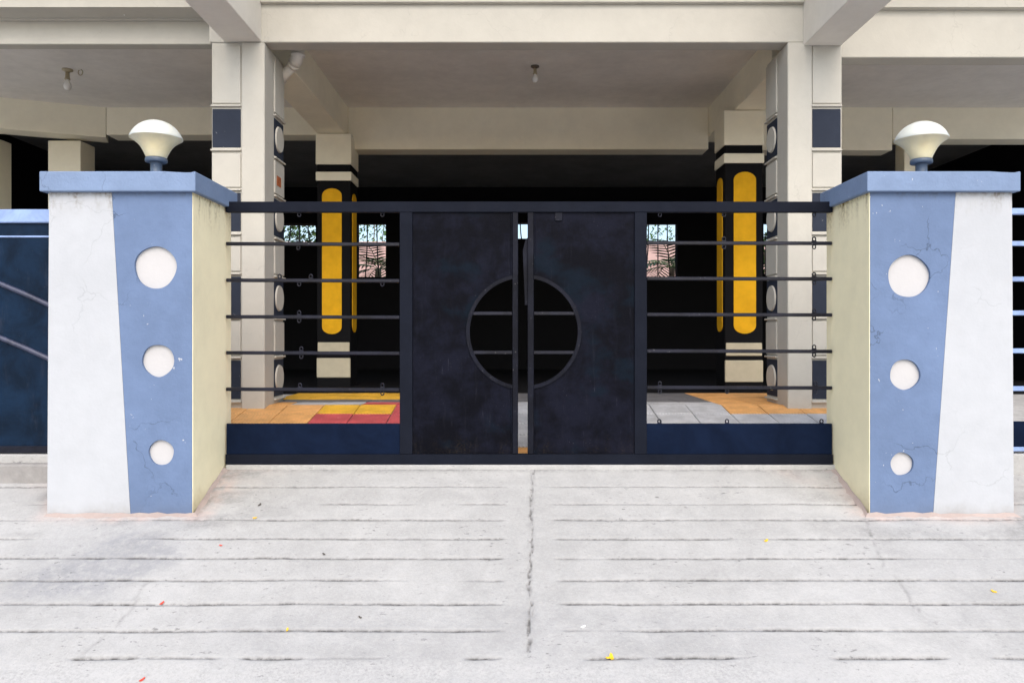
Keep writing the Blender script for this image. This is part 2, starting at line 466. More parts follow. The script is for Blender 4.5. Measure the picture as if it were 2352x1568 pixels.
GROOVES = [3.507, 3.671, 3.845, 4.014, 4.187, 4.352, 4.523, 4.677, 4.86]
ys = set(np.round(np.arange(RAMP0, RAMP1, 0.022), 4)) | {RAMP1}
for g in GROOVES:
    ys = {y for y in ys if abs(y - g) > 0.018}
    ys |= {g - 0.016, g - 0.007, g - 0.0035, g, g + 0.0035, g + 0.007, g + 0.016}
ys = np.array(sorted(ys))
xs = set(np.round(np.arange(-4.6, 4.6001, 0.016), 4)) | set(np.round(np.arange(0.0, 0.2, 0.0045), 4))
xs = np.array(sorted(xs | {-9.0, -7.5, -6, 6.0, 7.5, 9.0}))
Xg, Yg = np.meshgrid(xs, ys)
Zg = ramp_z(Yg)
edge = sstep(RAMP0, RAMP0 + 0.05, Yg) * sstep(RAMP1, RAMP1 - 0.03, Yg)
wob = (vnoise(Xg * 1.1, Yg * 3) - 0.5) * 0.012 + (vnoise(Xg * 9, Yg * 6) - 0.5) * 0.003 + (vnoise(Xg * 40, Yg * 30) - 0.5) * 0.004
Ya = Yg + wob * edge
dirt = np.zeros_like(Xg); depth = np.zeros_like(Xg)
for i, g in enumerate(GROOVES):
    prof = np.clip(1.6 - np.abs(Yg - g) / 0.0052, 0, 1)
    pres = sstep(0.14, 0.34, vnoise(Xg * 2.3 + 31 * i, Xg * 0 + 7.3 * i)) * (0.35 + 0.65 * vnoise(Xg * 9 + 11 * i, Xg * 0 + i))
    if i == 0: 
        pres = np.zeros_like(Xg)
        for u0, u1, st in ((155, 330, 1.5), (320, 520, 0.6), (545, 710, 1.4), (700, 900, 0.25), (1060, 1165, 1.0), (1335, 1490, 0.9), (1500, 1710, 1.4), (1905, 2190, 1.3), (2270, 2400, 0.8)):
            pres = np.maximum(pres, sstep(X(u0, g), X(u0, g) + 0.06, Xg) * sstep(X(u1, g), X(u1, g) - 0.08, Xg) * st * (0.6 + 0.4 * vnoise(Xg * 17, Xg * 0)))
    gap = sstep(0.12, 0.18, np.abs(Xg - 0.10))
    if i >= 7: pres = pres * (0.55 + 0.45 * sstep(1.0, 1.6, np.abs(Xg - 0.1)))
    k = prof * pres * gap
    depth = np.maximum(depth, np.minimum(k, 1.2) * 0.012); dirt = np.maximum(dirt, np.minimum(k * 1.15, 1))
    halo = np.clip(1 - np.abs(Yg - g) / 0.02, 0, 1) * pres * gap * 0.08
    dirt = np.maximum(dirt, halo)
# the rough joint down the middle
xj = 0.132 + (Yg - 5.05) * 0.036 + (vnoise(Yg * 5, Yg * 0 + 3) - 0.5) * 0.014 + (vnoise(Yg * 40, Yg * 0 + 8) - 0.5) * 0.012
wj = 0.003 + 0.018 * vnoise(Yg * 30, Xg * 40) ** 1.5
k = np.clip(1.25 - np.abs(Xg - xj) / wj, 0, 1) * sstep(0.25, 0.7, vnoise(Xg * 110, Yg * 70)) * sstep(3.50, 3.56, Yg)
depth = np.maximum(depth, k * 0.010); dirt = np.maximum(dirt, k * 0.75)
k = np.clip(1 - np.abs(Xg - xj) / 0.03, 0, 1) * 0.25 * vnoise(Xg * 60, Yg * 40) * sstep(3.50, 3.56, Yg)
dirt = np.maximum(dirt, k)
# hairline cracks
for pts, wd, st in (([rp(1990, 1182), rp(2005, 1240), rp(2030, 1300), rp(2075, 1345), rp(2105, 1400)], 0.008, 0.55),
                    ([rp(345, 1330), rp(280, 1420), rp(235, 1470), rp(180, 1512)], 0.010, 0.35),
                    ([rp(1925, 1085), rp(1960, 1130), rp(1993, 1180)], 0.012, 0.5),
                    ([rp(528, 1085), rp(490, 1125), rp(448, 1180)], 0.012, 0.4)):
    dd = segdist(Xg + (vnoise(Xg * 20, Yg * 20) - 0.5) * 0.03, Yg, pts)
    k = np.clip(1.2 - dd / wd, 0, 1) * st
    dirt = np.maximum(dirt, k * (0.4 + 0.6 * vnoise(Xg * 33, Yg * 33)))
# grime along the sill
k = np.clip(1 - (RAMP1 - Yg) / 0.05, 0, 1) * (0.2 + 0.8 * vnoise(Xg * 12, Yg * 40)) * 0.7
dirt = np.maximum(dirt, k)
# pink mortar smears round the pillar feet
PILX = ((-2.70, -1.861), (2.084, 2.916))
pink = np.zeros_like(Xg); 
for a, b in PILX:
    dx = np.maximum(np.maximum(a - Xg, Xg - b), 0); dy = np.maximum(np.maximum(4.57 - Yg, Yg - 5.2), 0)
    dd = np.hypot(dx, dy * 1.5) + (vnoise(Xg * 5, Yg * 5) - 0.5) * 0.12
    pink = np.maximum(pink, sstep(0.16, 0.0, dd) * (0.25 + 0.6 * vnoise(Xg * 13 + 5, Yg * 21)))
    inn = sstep(0.75, 0.05, np.minimum(np.abs(Xg - b), np.abs(Xg - a)) + (5.05 - Yg) * 1.6 + (vnoise(Xg * 4, Yg * 7) - 0.5) * 0.35)
    pink = np.maximum(pink, inn * 0.5 * vnoise(Xg * 9, Yg * 14 + 3))
    k = sstep(0.6, 0.05, dd) * sstep(0.42, 0.75, vnoise(Xg * 4 + 9, Yg * 8)) * 0.36 * (0.4 + 0.6 * vnoise(Xg * 24, Yg * 30))
    dirt = np.maximum(dirt, k)
    dirt = np.maximum(dirt, sstep(0.035, 0.0, dd) * 0.5 * vnoise(Xg * 16, Yg * 16 + 7))
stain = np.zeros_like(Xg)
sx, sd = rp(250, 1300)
stain = sstep(1.05, 0.45, np.hypot((Xg - sx - (Yg - sd) * 0.6) / 0.42, (Yg - sd) / 0.36) + (vnoise(Xg * 6, Yg * 6) - 0.5) * 0.55) * 0.40  # soft shadow at the lower left, painted into the concrete's colour
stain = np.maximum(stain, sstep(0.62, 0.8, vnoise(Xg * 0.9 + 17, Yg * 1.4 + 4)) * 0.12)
Za = Zg - depth + (vnoise(Xg * 3, Yg * 4) - 0.5) * 0.006 * edge + (vnoise(Xg * 18, Yg * 22) - 0.5) * 0.0024
ramp = grid_object("ramp", xs, ys, Xg, Ya, Za, {"dirt": dirt, "pink": pink, "stain": stain, "rough": sstep(3.54, 3.44, Yg + (vnoise(Xg * 3, Yg * 3) - 0.5) * 0.05)}, M['ramp'])  # stain: painted shadow patch at the lower left plus faint stains

ROAD_Z = ramp_z(RAMP0) - 0.004
xr = np.arange(-6, 6.001, 0.04); yr = np.arange(1.6, 3.141, 0.02)
Xr, Yr = np.meshgrid(xr, yr)
Zr = ROAD_Z + (vnoise(Xr * 20, Yr * 20) - 0.5) * 0.004 + (vnoise(Xr * 4, Yr * 4) - 0.5) * 0.006 - 0.02 * sstep(3.10, 3.14, Yr)
zz = np.zeros_like(Xr)
road = grid_object("road", xr, yr, Xr, Yr, Zr, {"dirt": sstep(0.7, 0.8, vnoise(Xr * 6, Yr * 9)) * 0.25, "pink": zz, "stain": sstep(0.55, 0.8, vnoise(Xr * 1.3, Yr * 2)) * 0.12}, M['road'])
bm = bmesh.new()
def quad(bm, x0, x1, y0, y1, z):
    bm.faces.new([bm.verts.new(p) for p in ((x0, y0, z), (x1, y0, z), (x1, y1, z), (x0, y1, z))])
quad(bm, -40, -6, -25, 3.12, ROAD_Z); quad(bm, 6, 40, -25, 3.12, ROAD_Z); quad(bm, -6, 6, -25, 1.6, ROAD_Z)
structure(obj("road", bm, M['road']))
bm = bmesh.new(); quad(bm, -400, 400, -400, 400, -0.16)
structure(obj("ground", bm, M['soil']))
GARDEN = EYE - 0.55
for s_ in (-1, 1): structure(obj("bounce_paving", B(min(s_ * 6.81, s_ * 26), max(s_ * 6.81, s_ * 26), 5.13, 14.29, -0.25, 0.93), M['ramp']))  # unseen pale paving, added to bounce sunlight into the parking bay
structure(obj("garden_ground", B(-30, 30, 14.3, 60, -0.25, GARDEN), M['soil']))

BX = 6.7                                                            # half width of the building
# ------------------------------------------------------------------ sill and tiled floor
FL0, FLS, FLB = EYE - 0.80, 0.174, 6.50
def floor_z(d): return FL0 + FLS * (min(d, FLB) - 5.12)
structure(obj("gate_sill", B(-1.85, 2.10, RAMP1 - 0.002, 5.118, 0.45, EYE - 0.822, bev=0.006), M['ramp']))
bm = bmesh.new()
prof = [(5.122, 0.3), (5.122, floor_z(5.12) - 0.014), (FLB, floor_z(FLB) - 0.014), (14.0, floor_z(FLB) - 0.014), (14.0, 0.3)]
a = [bm.verts.new((-BX - 0.1, p[0], p[1])) for p in prof]; b = [bm.verts.new((BX + 0.1, p[0], p[1])) for p in prof]
bm.faces.new(a[::-1]); bm.faces.new(b)
for i in range(5): bm.faces.new((a[i], a[(i + 1) % 5], b[(i + 1) % 5], b[i]))
bmesh.ops.recalc_face_normals(bm, faces=bm.faces[:])
floor = structure(obj("tiled_floor", bm, M['floor']))
rows = [5.10 + 0.28 * i + 0.022 for i in range(11)]
meshes = {}
def tile_color(r, xc):
    if xc < -0.6:
        if r <= 2: return 'g' if xc < -1.6 else 'r'
        if r == 3: return 'o' if xc < -1.56 else 'r'
        if r == 4: return 'o' if xc < -1.56 else ('y' if xc < -0.96 else 'r')
        if r == 5: return 'o' if xc < -1.9 else ('g' if xc < -1.2 else 'r')
        if r == 6: return 'd'
        return 'y' if xc < -0.9 else 'd'
    if xc < 1.74:
        return 'o' if r == 0 and abs(xc) < 0.6 else ('g' if r < 6 else 'd')
    if r <= 3: return 'g'
    if r == 6: return 'o' if xc < 2.6 else 'd'
    return 'o'
for r in range(len(rows) - 1):
    d0, d1 = rows[r], rows[r + 1]
    for c in range(24):
        x0 = -3.36 + 0.3 * c
        if r >= 8 and not (-2.4 < x0 < 2.4): continue
        k = tile_color(r, x0 + 0.15)
        sl = 0 if d0 >= FLB - 0.01 else 1
        key = (k, sl)
        if key not in meshes:
            t = B(-0.147, 0.147, -0.137, 0.137, -0.012, 0.0, bev=0.003)
            me = bpy.data.meshes.new("tile"); t.to_mesh(me); t.free(); me.materials.append(TM[k]); meshes[key] = me
        o = bpy.data.objects.new("tile", meshes[key])
        dm = (d0 + d1) / 2
        o.location = (x0 + 0.15, dm, floor_z(dm) + random.uniform(-0.0015, 0.0015))
        o.rotation_euler = ((math.atan(FLS) if sl else 0) + random.uniform(-0.004, 0.004), random.uniform(-0.004, 0.004), 0)
        o.parent = floor
        col.objects.link(o)
obj("floor_gloom_sheet", B(-BX, BX, 7.93, 13.95, floor_z(9) - 0.012, floor_z(9) - 0.002), M['black'], floor)  # black sheet painting in the darkness where the lit floor ends

# ------------------------------------------------------------------ the building
E = EYE
bld = thing("apartment_building", "cream apartment building on columns with an open dark parking floor behind the gates", "building", (0, 6.4, floor_z(6.4)))
SOF = E + 2.70
OVH = E + 3.75                                             # underside of the unseen balcony slab, raised to let in sky light
obj("slab", B(-BX - 0.1, BX + 0.1, 6.41, 14.3, SOF, SOF + 0.18), M['cream'], bld)
obj("unseen_balcony_slab", B(-BX - 0.1, BX + 0.1, 5.40, 6.78, OVH, OVH + 0.15, bev=0.01), M['cream'], bld)
obj("upper_wall", B(-BX - 0.1, BX + 0.1, 6.79, 6.95, SOF + 0.182, SOF + 3.2), M['cream'], bld)
obj("parking_ceiling", B(-BX, BX, 6.90, 9.17, SOF - 0.012, SOF - 0.002), M['ceiling'], bld)
obj("dark_ceiling", B(-BX, BX, 9.47, 13.98, SOF - 0.012, SOF - 0.002), M['gloom'], bld)
# front beams: over the gate, left bay (set back), right bay
XL0, XL1, XR0, XR1 = X(485, 6.4), X(607, 6.4), X(1810, 6.4), X(1935, 6.4)
SB = E + 2.41
obj("front_beam", B(XL0 - 0.02, XR1 + 0.0, 6.405, 6.59, SB, OVH - 0.003, bev=0.006), M['cream'], bld)
obj("front_beam", B(-BX, XL0 - 0.022, 6.66, 6.78, E + 2.49, OVH - 0.003, bev=0.006), M['cream'], bld)
obj("front_beam", B(XR1 + 0.002, BX, 6.47, 6.66, E + 2.31, OVH - 0.003, bev=0.006), M['cream'], bld)
# plaster line along the beam over the gate
obj("beam_trim", B(X(600, 6.4) + 0.002, X(1845, 6.4) - 0.002, 6.36, 6.404, SOF + 0.02, SOF + 0.12, bev=0.004), M['cream'], bld)
obj("beam_trim", B(-BX, X(515, 6.4) - 0.03, 6.625, 6.659, Z(47, 6.63), Z(47, 6.63) + 0.10, bev=0.004), M['cream'], bld)
# brackets carrying the overhang
obj("bracket", B(X(515, 6.4), X(600, 6.4), 5.41, 6.404, SB + 0.003, OVH - 0.002, bev=0.006), M['bracket'], bld)
obj("bracket", B(X(1845, 6.4), X(1932, 6.4), 5.41, 6.404, SB - 0.03, OVH - 0.002, bev=0.006), M['bracket'], bld)

DZ = [1.867, 1.182, 0.497, -0.188]                       # tops of the dark squares above eye height
def front_column(inner, outer, plain_e, sgn):
    """sgn +1: the inner side (towards the gate) is at +x"""
    zb = floor_z(6.3) - 0.05
    lo, hi = min(inner, outer), max(inner, outer)
    c = obj("column", B(lo, hi, 6.4 + 0.012, 6.93, zb, SB - 0.002, bev=0.005), M['cream'], bld, (inner, 6.4, zb))
    # plain strip on the front corner, proud of the panelled part
    a, b = sorted((inner, plain_e))
    obj("corner_strip", B(a - (0.004 if sgn < 0 else 0), b + (0.004 if sgn > 0 else 0), 6.394, 6.645, zb, SB - 0.004, bev=0.006), M['cream'], c)
    def pan(z0, z1, dark):
        m = M['dark'] if dark else M['cream']
        a, b = sorted((outer, plain_e))
        q = 0.004 if dark else 0.012
        nm = "dark_panel" if dark else "panel"
        obj(nm, B(a + 0.006, b - 0.010, 6.412 - q, 6.42, z0, z1, bev=0.003), m, c)
        x0, x1 = sorted((inner, inner + sgn * q))
        obj(nm, B(x0 - 0.004 if sgn > 0 else x0, x1 if sgn > 0 else x1 + 0.004, 6.655, 6.922, z0, z1, bev=0.003), m, c)
        if dark:
            d = bmesh.new(); zc = (z0 + z1) / 2
            t = bmesh.new()
            bmesh.ops.create_cone(t, cap_ends=True, segments=32, radius1=0.112, radius2=0.106, depth=0.014)
            bmesh.ops.rotate(t, verts=t.verts[:], cent=(0, 0, 0), matrix=Matrix.Rotation(sgn * math.pi / 2, 3, 'Y'))
            bmesh.ops.translate(t, verts=t.verts[:], vec=(inner + sgn * (q + 0.006), 6.788, zc))
            join(d, t)
            obj("disc", d, M['cream'], c)
    def ledge(z):
        a, b = sorted((outer, plain_e))
        obj("ledge", B(a - 0.004, b - 0.006, 6.388, 6.43, z, z + 0.014, bev=0.003), M['cream'], c)
        x0, x1 = sorted((inner - sgn * 0.01, inner + sgn * 0.022))
        obj("ledge", B(x0, x1, 6.652, 6.935, z, z + 0.014, bev=0.003), M['cream'], c)
    top = SB - 0.03 - E
    for z in DZ:
        pan(E + z + 0.045, E + top, False)
        ledge(E + z + 0.016)
        pan(E + z - 0.315, E + z, True)
        ledge(E + z - 0.345)
        top = z - 0.362
    return c
colL = front_column(XL1, XL0, X(555, 6.4), 1)
colR = front_column(XR0, XR1, X(1865, 6.4), -1)
obj("sticker", B(XL1 + 0.012, XL1 + 0.0135, X(1, 1) * 0 + 6.70, 6.82, E + 1.30, E + 1.385), M['sticker'], colL)

# inner frame: back beams, cross beams
def ibeam(*a): return obj("inner_beam", B(*a, bev=0.006), M['inner'], bld)
ibeam(-1.918, 2.298, 9.17, 9.45, E + 2.20, SOF - 0.003)
ibeam(-2.24, -1.92, 6.94, 9.45, E + 2.345, SOF - 0.003)
ibeam(2.30, 2.62, 6.94, 9.45, E + 2.35, SOF - 0.003)
ibeam(-4.75, -2.243, 9.17, 9.45, E + 2.37, SOF - 0.003)
ibeam(2.623, 4.45, 9.17, 9.45, E + 2.19, SOF - 0.004)
ibeam(4.453, BX, 9.17, 9.45, E + 2.32, SOF - 0.003)
bm = bmesh.new()                                           # angled beam of the left bay
a = Vector((-4.753, 9.17)); d = Vector((-1.0, -0.40)).normalized(); n = Vector((-d.y, d.x)) * -0.28
pts = [a, a + d * 2.1, a + d * 2.1 + n, a + n]
if n.y < 0: pts = [a, a + d * 2.1, a + d * 2.1 - n, a - n]
lo = [bm.verts.new((p.x, p.y, E + 2.34)) for p in pts]; hi = [bm.verts.new((p.x, p.y, SOF - 0.004)) for p in pts]
bm.faces.new(lo); bm.faces.new(hi)
for i in range(4): bm.faces.new((lo[i], lo[(i + 1) % 4], hi[(i + 1) % 4], hi[i]))
bmesh.ops.recalc_face_normals(bm, faces=bm.faces[:])
obj("inner_beam", bm, M['inner'], bld)

def pill(cx, z0, z1, w, y0, y1, n=12):
    r = w / 2; pts = []
    for i in range(n + 1):
        an = math.pi * i / n; pts.append((cx + r * math.cos(an), z1 - r * 0.72 + r * 0.72 * math.sin(an)))
    for i in range(n + 1):
        an = math.pi + math.pi * i / n; pts.append((cx + r * math.cos(an), z0 + r * 0.72 + r * 0.72 * math.sin(an)))
    return prism(bmesh.new(), pts, y0, y1)
def inner_column(x0, x1, d0, d1, side, px0, px1, top):
    zb = floor_z(9) - 0.02
    c = obj("inner_column", B(x0, x1, d0, d1, zb, top, bev=0.008), M['black'], bld, (x0, d0, zb))
    obj("capital", B(x0 - 0.012, x1 + 0.012, d0 - 0.012, d1 + 0.01, E + 1.985, top - 0.002, bev=0.005), M['inner'], c)
    obj("band", B(x0 - 0.012, x1 + 0.012, d0 - 0.012, d1 + 0.01, E + 1.80, E + 1.90, bev=0.005), M['inner'], c)
    obj("yellow_panel", pill((px0 + px1) / 2, E + 0.04, E + 1.71, px1 - px0, d0 - 0.008, d0 + 0.01), M['gold'], c)
    s = pill((d0 + d1) / 2, E + 0.06, E + 1.68, (d1 - d0) * 0.55, -0.009, 0.009)
    xs_ = x1 if side > 0 else x0
    bmesh.ops.rotate(s, verts=s.verts[:], cent=(0, 0, 0), matrix=Matrix.Rotation(math.pi / 2, 3, 'Z'))
    bmesh.ops.translate(s, verts=s.verts[:], vec=(xs_, 0, 0))
    obj("yellow_panel", s, M['gold'], c)
    obj("plinth_block", B(x0 + 0.01, x1 - 0.01, d0 - 0.012, d0 + 0.02, E - 0.19, E - 0.055, bev=0.006), M['plinth'], c)
    obj("plinth_block", B(x0 - 0.0, x1 - 0.0, d0 - 0.016, d0 + 0.02, E - 0.46, E - 0.235, bev=0.006), M['plinth'], c)
inner_column(X(728, 9.0), X(805, 9.0), 9.0, 9.40, 1, X(740, 9), X(785, 9), E + 2.34)
inner_column(X(1665, 8.1), X(1752, 8.1), 8.1, 8.46, -1, X(1685, 8.1), X(1736, 8.1), E + 2.345)
def plain_column(x0, x1, d0, d1, m, z0=None):
    return obj("inner_column", B(x0, x1, d0, d1, floor_z(9) - 0.02 if z0 is None else z0, E + 2.31, bev=0.006), m, bld)
plain_column(X(110, 9.2), X(185, 9.2), 9.2, 9.52, M['inner'])
plain_column(X(-60, 9.2), X(8, 9.2), 9.0, 9.35, M['inner'])
plain_column(X(2077, 9.22), X(2112, 9.22), 9.22, 9.44, M['inner'])

# dark back wall with grilled openings, dark end walls
BW = 14.0
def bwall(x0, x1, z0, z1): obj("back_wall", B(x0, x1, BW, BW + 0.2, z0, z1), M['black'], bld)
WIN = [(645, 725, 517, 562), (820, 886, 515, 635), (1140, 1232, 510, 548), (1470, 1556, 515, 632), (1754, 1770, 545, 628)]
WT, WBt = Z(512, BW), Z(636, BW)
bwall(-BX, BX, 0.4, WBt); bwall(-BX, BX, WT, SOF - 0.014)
xe = -BX
for (a, b, t, s) in WIN:
    bwall(xe, X(a, BW), WBt, WT)
    x0, x1 = X(a, BW), X(b, BW)
    if Z(s, BW) - WBt > 0.05: bwall(x0, x1, WBt, Z(s, BW))
    w = obj("window_frame", B(x0, x1, BW + 0.06, BW + 0.10, Z(t, BW), Z(t, BW) + 0.02), M['bar'], bld)
    nb = max(2, int((x1 - x0) / 0.14))
    for i in range(1, nb):
        u = i / nb; bb = bmesh.new()
        zt, zb = Z(t, BW), max(WBt, Z(s, BW))
        bow = (0.5 - u) * 0.22
        tube(bb, [(x0 + (x1 - x0) * u - bow * (k / 6) ** 2, BW + 0.08, zt + (zb - zt) * k / 6) for k in range(7)], 0.011, 6)
        obj("grille_bar", bb, M['bar'], w)
    xe = x1
bwall(xe, BX, WBt, WT)
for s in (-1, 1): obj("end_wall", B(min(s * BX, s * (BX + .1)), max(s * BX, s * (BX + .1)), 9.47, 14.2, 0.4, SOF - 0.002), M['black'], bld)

# ------------------------------------------------------------------ gate pillars
CT, CB = E + 0.961, E + 0.845
def gate_pillar(x0, x1, inner_sgn, band, discs, label):
    zb = 0.30
    p = thing("gate_pillar", label, "gate pillar", ((x0 + x1) / 2, 4.85, ramp_z(4.57)), "gate pillars")
    f = 4.57
    obj("core", B(x0 + 0.006, x1 - 0.006, f + 0.052, 5.19, zb, CB + 0.002), M['white_wall'], p)
    # inner side face in pale yellow
    xi = x1 if inner_sgn > 0 else x0
    obj("yellow_side", B(min(xi, xi - inner_sgn * 0.0042), max(xi, xi - inner_sgn * 0.0042), f + 0.0012, 5.192, zb, CB + 0.001, bev=0.0012), M['yellow_wall'], p)
    zt = CB + 0.001
    bt, bb_ = band
    lerp = lambda k: [bt[i] + (bb_[i] - bt[i]) * k for i in (0, 1)]
    kz = (zt - zb) / (zt - Z(1182, f))
    lo = lerp(kz)
    q = 0.0046
    if inner_sgn > 0: outer = [(bt[0], zt), (bt[1] - q, zt), (lo[1] - q, zb), (lo[0], zb)]
    else: outer = [(bt[0] + q, zt), (bt[1], zt), (lo[1], zb), (lo[0] + q, zb)]
    holes = [circ(cx, cz, r, 44, r * 0.012) for cx, cz, r in discs]
    obj("blue_panel", plate(outer, holes, f, f + 0.050), M['blue_wall'], p)
    g = 0.002
    if inner_sgn > 0: wpts = [(x0, zt), (bt[0] - g, zt), (lo[0] - g, zb), (x0 - 0.012, zb)]
    else: wpts = [(bt[1] + g, zt), (x1, zt), (x1 + 0.012, zb), (lo[1] + g, zb)]
    obj("white_panel", prism(bmesh.new(), wpts, f + 0.001, f + 0.051), M['white_wall'], p)
    for cx, cz, r in discs:
        d = bmesh.new()
        prism(d, circ(cx, cz, r + 0.01, 36), f + 0.019, f + 0.0495)
        obj("disc", d, M['disc'], p)
    # cap with chipped arrises
    c = B(x0 - 0.034, x1 + 0.030 if inner_sgn > 0 else x1 + 0.026, f - 0.040, 5.23, CB, CT)
    if inner_sgn < 0:
        for v in c.verts:
            if v.co.x < x0: v.co.x = x0 - 0.030
    bmesh.ops.subdivide_edges(c, edges=c.edges[:], cuts=14, use_grid_fill=True)
    rr = random.Random(int(x0 * 100))
    for v in c.verts:
        on = (abs(v.co.z - CT) < 0.003) + (abs(v.co.y - f + 0.04) < 0.003)
        if on == 2 and rr.random() < 0.12: v.co += Vector((0, 0.008, -0.008))
    sharp = [e for e in c.edges if len(e.link_faces) == 2 and e.calc_face_angle(0) > 0.8]
    bmesh.ops.bevel(c, geom=sharp, offset=0.006, segments=2, affect='EDGES', profile=0.5)
    obj("cap", c, M['cap'], p)
    # mortar fillet at the foot
    m = bmesh.new()
    ring_i, ring_o = [], []
    def foot(x, y, ox, oy):
        n = random.uniform(0.5, 1.4)
        ring_i.append(m.verts.new((x, y, ramp_z(y) + 0.014 * random.uniform(0.5, 1.3))))
        ring_o.append(m.verts.new((x + ox * 0.035 * n, y + oy * 0.03 * n, ramp_z(y + oy * 0.03 * n) - 0.006)))
    N = 16
    for i in range(N + 1): foot(x0 - 0.012 + (x1 - x0 + 0.024) * i / N, f - 0.002, (i == N) - (i == 0), -1)
    path_in = [(xi + inner_sgn * 0.001, f + (5.05 - f) * i / 8) for i in range(1, 9)]
    if inner_sgn < 0: ring_i.reverse(); ring_o.reverse()
    for (x, y) in path_in: foot(x, y, inner_sgn, 0)
    for i in range(len(ring_i) - 1):
        m.faces.new((ring_i[i], ring_i[i + 1], ring_o[i + 1], ring_o[i]))
    bmesh.ops.recalc_face_normals(m, faces=m.faces[:])
    obj("mortar_skirt", m, M['mortar'], p)
    return p
F = 4.57
gate_pillar(-2.70, -1.861, 1, ((X(257, F), -1.861), (X(300, F), -1.861)),
            [(X(357, F), Z(614, F), 48.5 / FPX * F), (X(363, F), Z(828, F), 37 / FPX * F), (X(370, F), Z(1039, F), 29 / FPX * F)],
            "white and blue gate pillar standing left of the black gate with its pale yellow side facing right")
gate_pillar(2.084, 2.916, -1, ((2.084, X(2195, F)), (2.084, X(2143, F))),
            [(X(2088, F), Z(634, F), 48.5 / FPX * F), (X(2079, F), Z(860, F), 35 / FPX * F), (X(2072, F), Z(1065, F), 26.5 / FPX * F)],
            "white and blue gate pillar standing right of the black gate with its pale yellow side facing left")

# ------------------------------------------------------------------ pillar lamps
def pillar_lamp(cx, d, top_py, label):
    s = d / FPX
    t = thing("pillar_lamp", label, "lamp", (cx, d, CT), "mushroom lamps on the gate pillars")
    z = lambda py: Z(py + top_py, d) - CT                      # rows counted from the lamp's top
    o = (cx, d, CT)
    r = 57 * s
    zs = z(42)
    dome = [(r * 1.0, zs), (r * 1.005, zs + 0.004)]
    h = z(0) - zs
    for i in range(1, 13):
        RS = (r * r + h * h) / (2 * h); am = math.asin(r / RS); a = am * (1 - i / 12)
        dome.append((RS * math.sin(a) if i < 12 else 0, zs + 0.004 + (h - 0.004) * (RS * math.cos(a) - RS + h) / h))
    obj("shade_top", lathe(dome, o, 48), M['shade_top'], t)
    low = [(0.0, z(88))] + [(r * k, z(y)) for k, y in ((0.38, 88), (0.40, 84), (0.44, 78), (0.51, 70), (0.60, 61), (0.71, 54), (0.83, 48.5), (0.95, 44), (0.995, 42.5), (1.0, 42.1))]
    obj("shade", lathe(low, o, 48), M['shade_low'], t)
    cl = [(0, z(97)), (r * 0.38, z(97)), (r * 0.42, z(95.5)), (r * 0.42, z(89)), (r * 0.40, z(87.5)), (r * 0.385, z(86)), (0, z(86))]
    obj("collar", lathe(cl, o, 32), M['collar'], t)
    st = [(0, 0), (r * 0.32, 0), (r * 0.32, 0.010), (r * 0.22, 0.014), (r * 0.22, z(99)), (r * 0.26, z(97.2)), (0, z(97.2))]
    obj("stem", lathe(st, o, 24), M['collar'], t)
pillar_lamp(X(359, 4.8), 4.8, 277, "mushroom shaped cream lamp on the pillar left of the gate")
pillar_lamp(X(2116, 4.8), 4.8, 280, "mushroom shaped cream lamp on the pillar right of the gate")

# ------------------------------------------------------------------ main gate
G = 5.07
gx = lambda p: X(p, G)
gz = lambda p: Z(p, G)
gate = thing("main_gate", "dark navy metal gate with a round opening in its middle doors, between the two pillars", "gate", (0.13, G, gz(1066)))
obj("top_rail", B(-1.853, 2.076, G, G + 0.045, gz(487), gz(463), bev=0.002), M['frame'], gate)
obj("bottom_rail", B(-1.853, 2.076, G - 0.004, G + 0.05, gz(1066), gz(1043), bev=0.002), M['frame'], gate)
for a, b in ((918, 947), (1458, 1486)):
    obj("post", B(gx(a), gx(b), G + 0.002, G + 0.043, gz(1043) + 0.001, gz(487) - 0.001, bev=0.002), M['frame'], gate)
obj("lower_panel", B(-1.85, gx(918) - 0.001, G + 0.008, G + 0.03, gz(1043) + 0.001, gz(973)), M['panel'], gate)
obj("lower_panel", B(gx(1486) + 0.001, 2.074, G + 0.008, G + 0.03, gz(1043) + 0.001, gz(973)), M['panel'], gate)
LBAR, RBAR = (559, 643, 727, 810, 894), (557, 639, 722, 806, 890)
def bar(x0, x1, py, tilt):
    b = B(x0, x1, G + 0.012, G + 0.034, -0.0115, 0.0115, bev=0.004)
    for v in b.verts: v.co.z += gz(py) + tilt * (v.co.x - x0) / (x1 - x0)
    return obj("bar", b, M['bar'], gate)
bars = []
for p in LBAR: bars.append(bar(-1.856, gx(918) - 0.001, p, -0.004))
for p in RBAR: bars.append(bar(gx(1486) + 0.001, 2.078, p, -0.003))
# eyelets left from the old uprights
eb = bmesh.new()
tube(eb, [(0.0105 * math.sin(a), 0, 0.012 - 0.0125 * math.cos(a)) for a in (2 * math.pi * i / 14 for i in range(14))], 0.0042, 6, close=True)
box(eb, -0.014, 0.014, -0.006, 0.006, -0.006, 0.0015)
eye_me = bpy.data.meshes.new("eyelet"); eb.to_mesh(eye_me); eb.free(); eye_me.materials.append(M['bar'])
def eyelet(px, zc, up):
    o = bpy.data.objects.new("eyelet", eye_me)
    o.parent = gate
    o.location = Vector((gx(px), G + 0.023, zc)) - Vector(gate.location)
    o.rotation_euler = (0, 0 if up else math.pi, 0)
    col.objects.link(o)
def pair(px, py, t=True, b=True):
    if t: eyelet(px, gz(py) + 0.0135, True)
    if b: eyelet(px, gz(py) - 0.0135, False)
for p in (685, 877, 1517, 1665, 1873): eyelet(p, gz(487) - 0.002, False)
for p in (1516, 1672, 1890): eyelet(p, gz(973) + 0.002, True)
pair(683, 559); pair(640, 643, True, False); pair(712, 643, True, False); pair(685, 643, False); pair(877, 643, False)
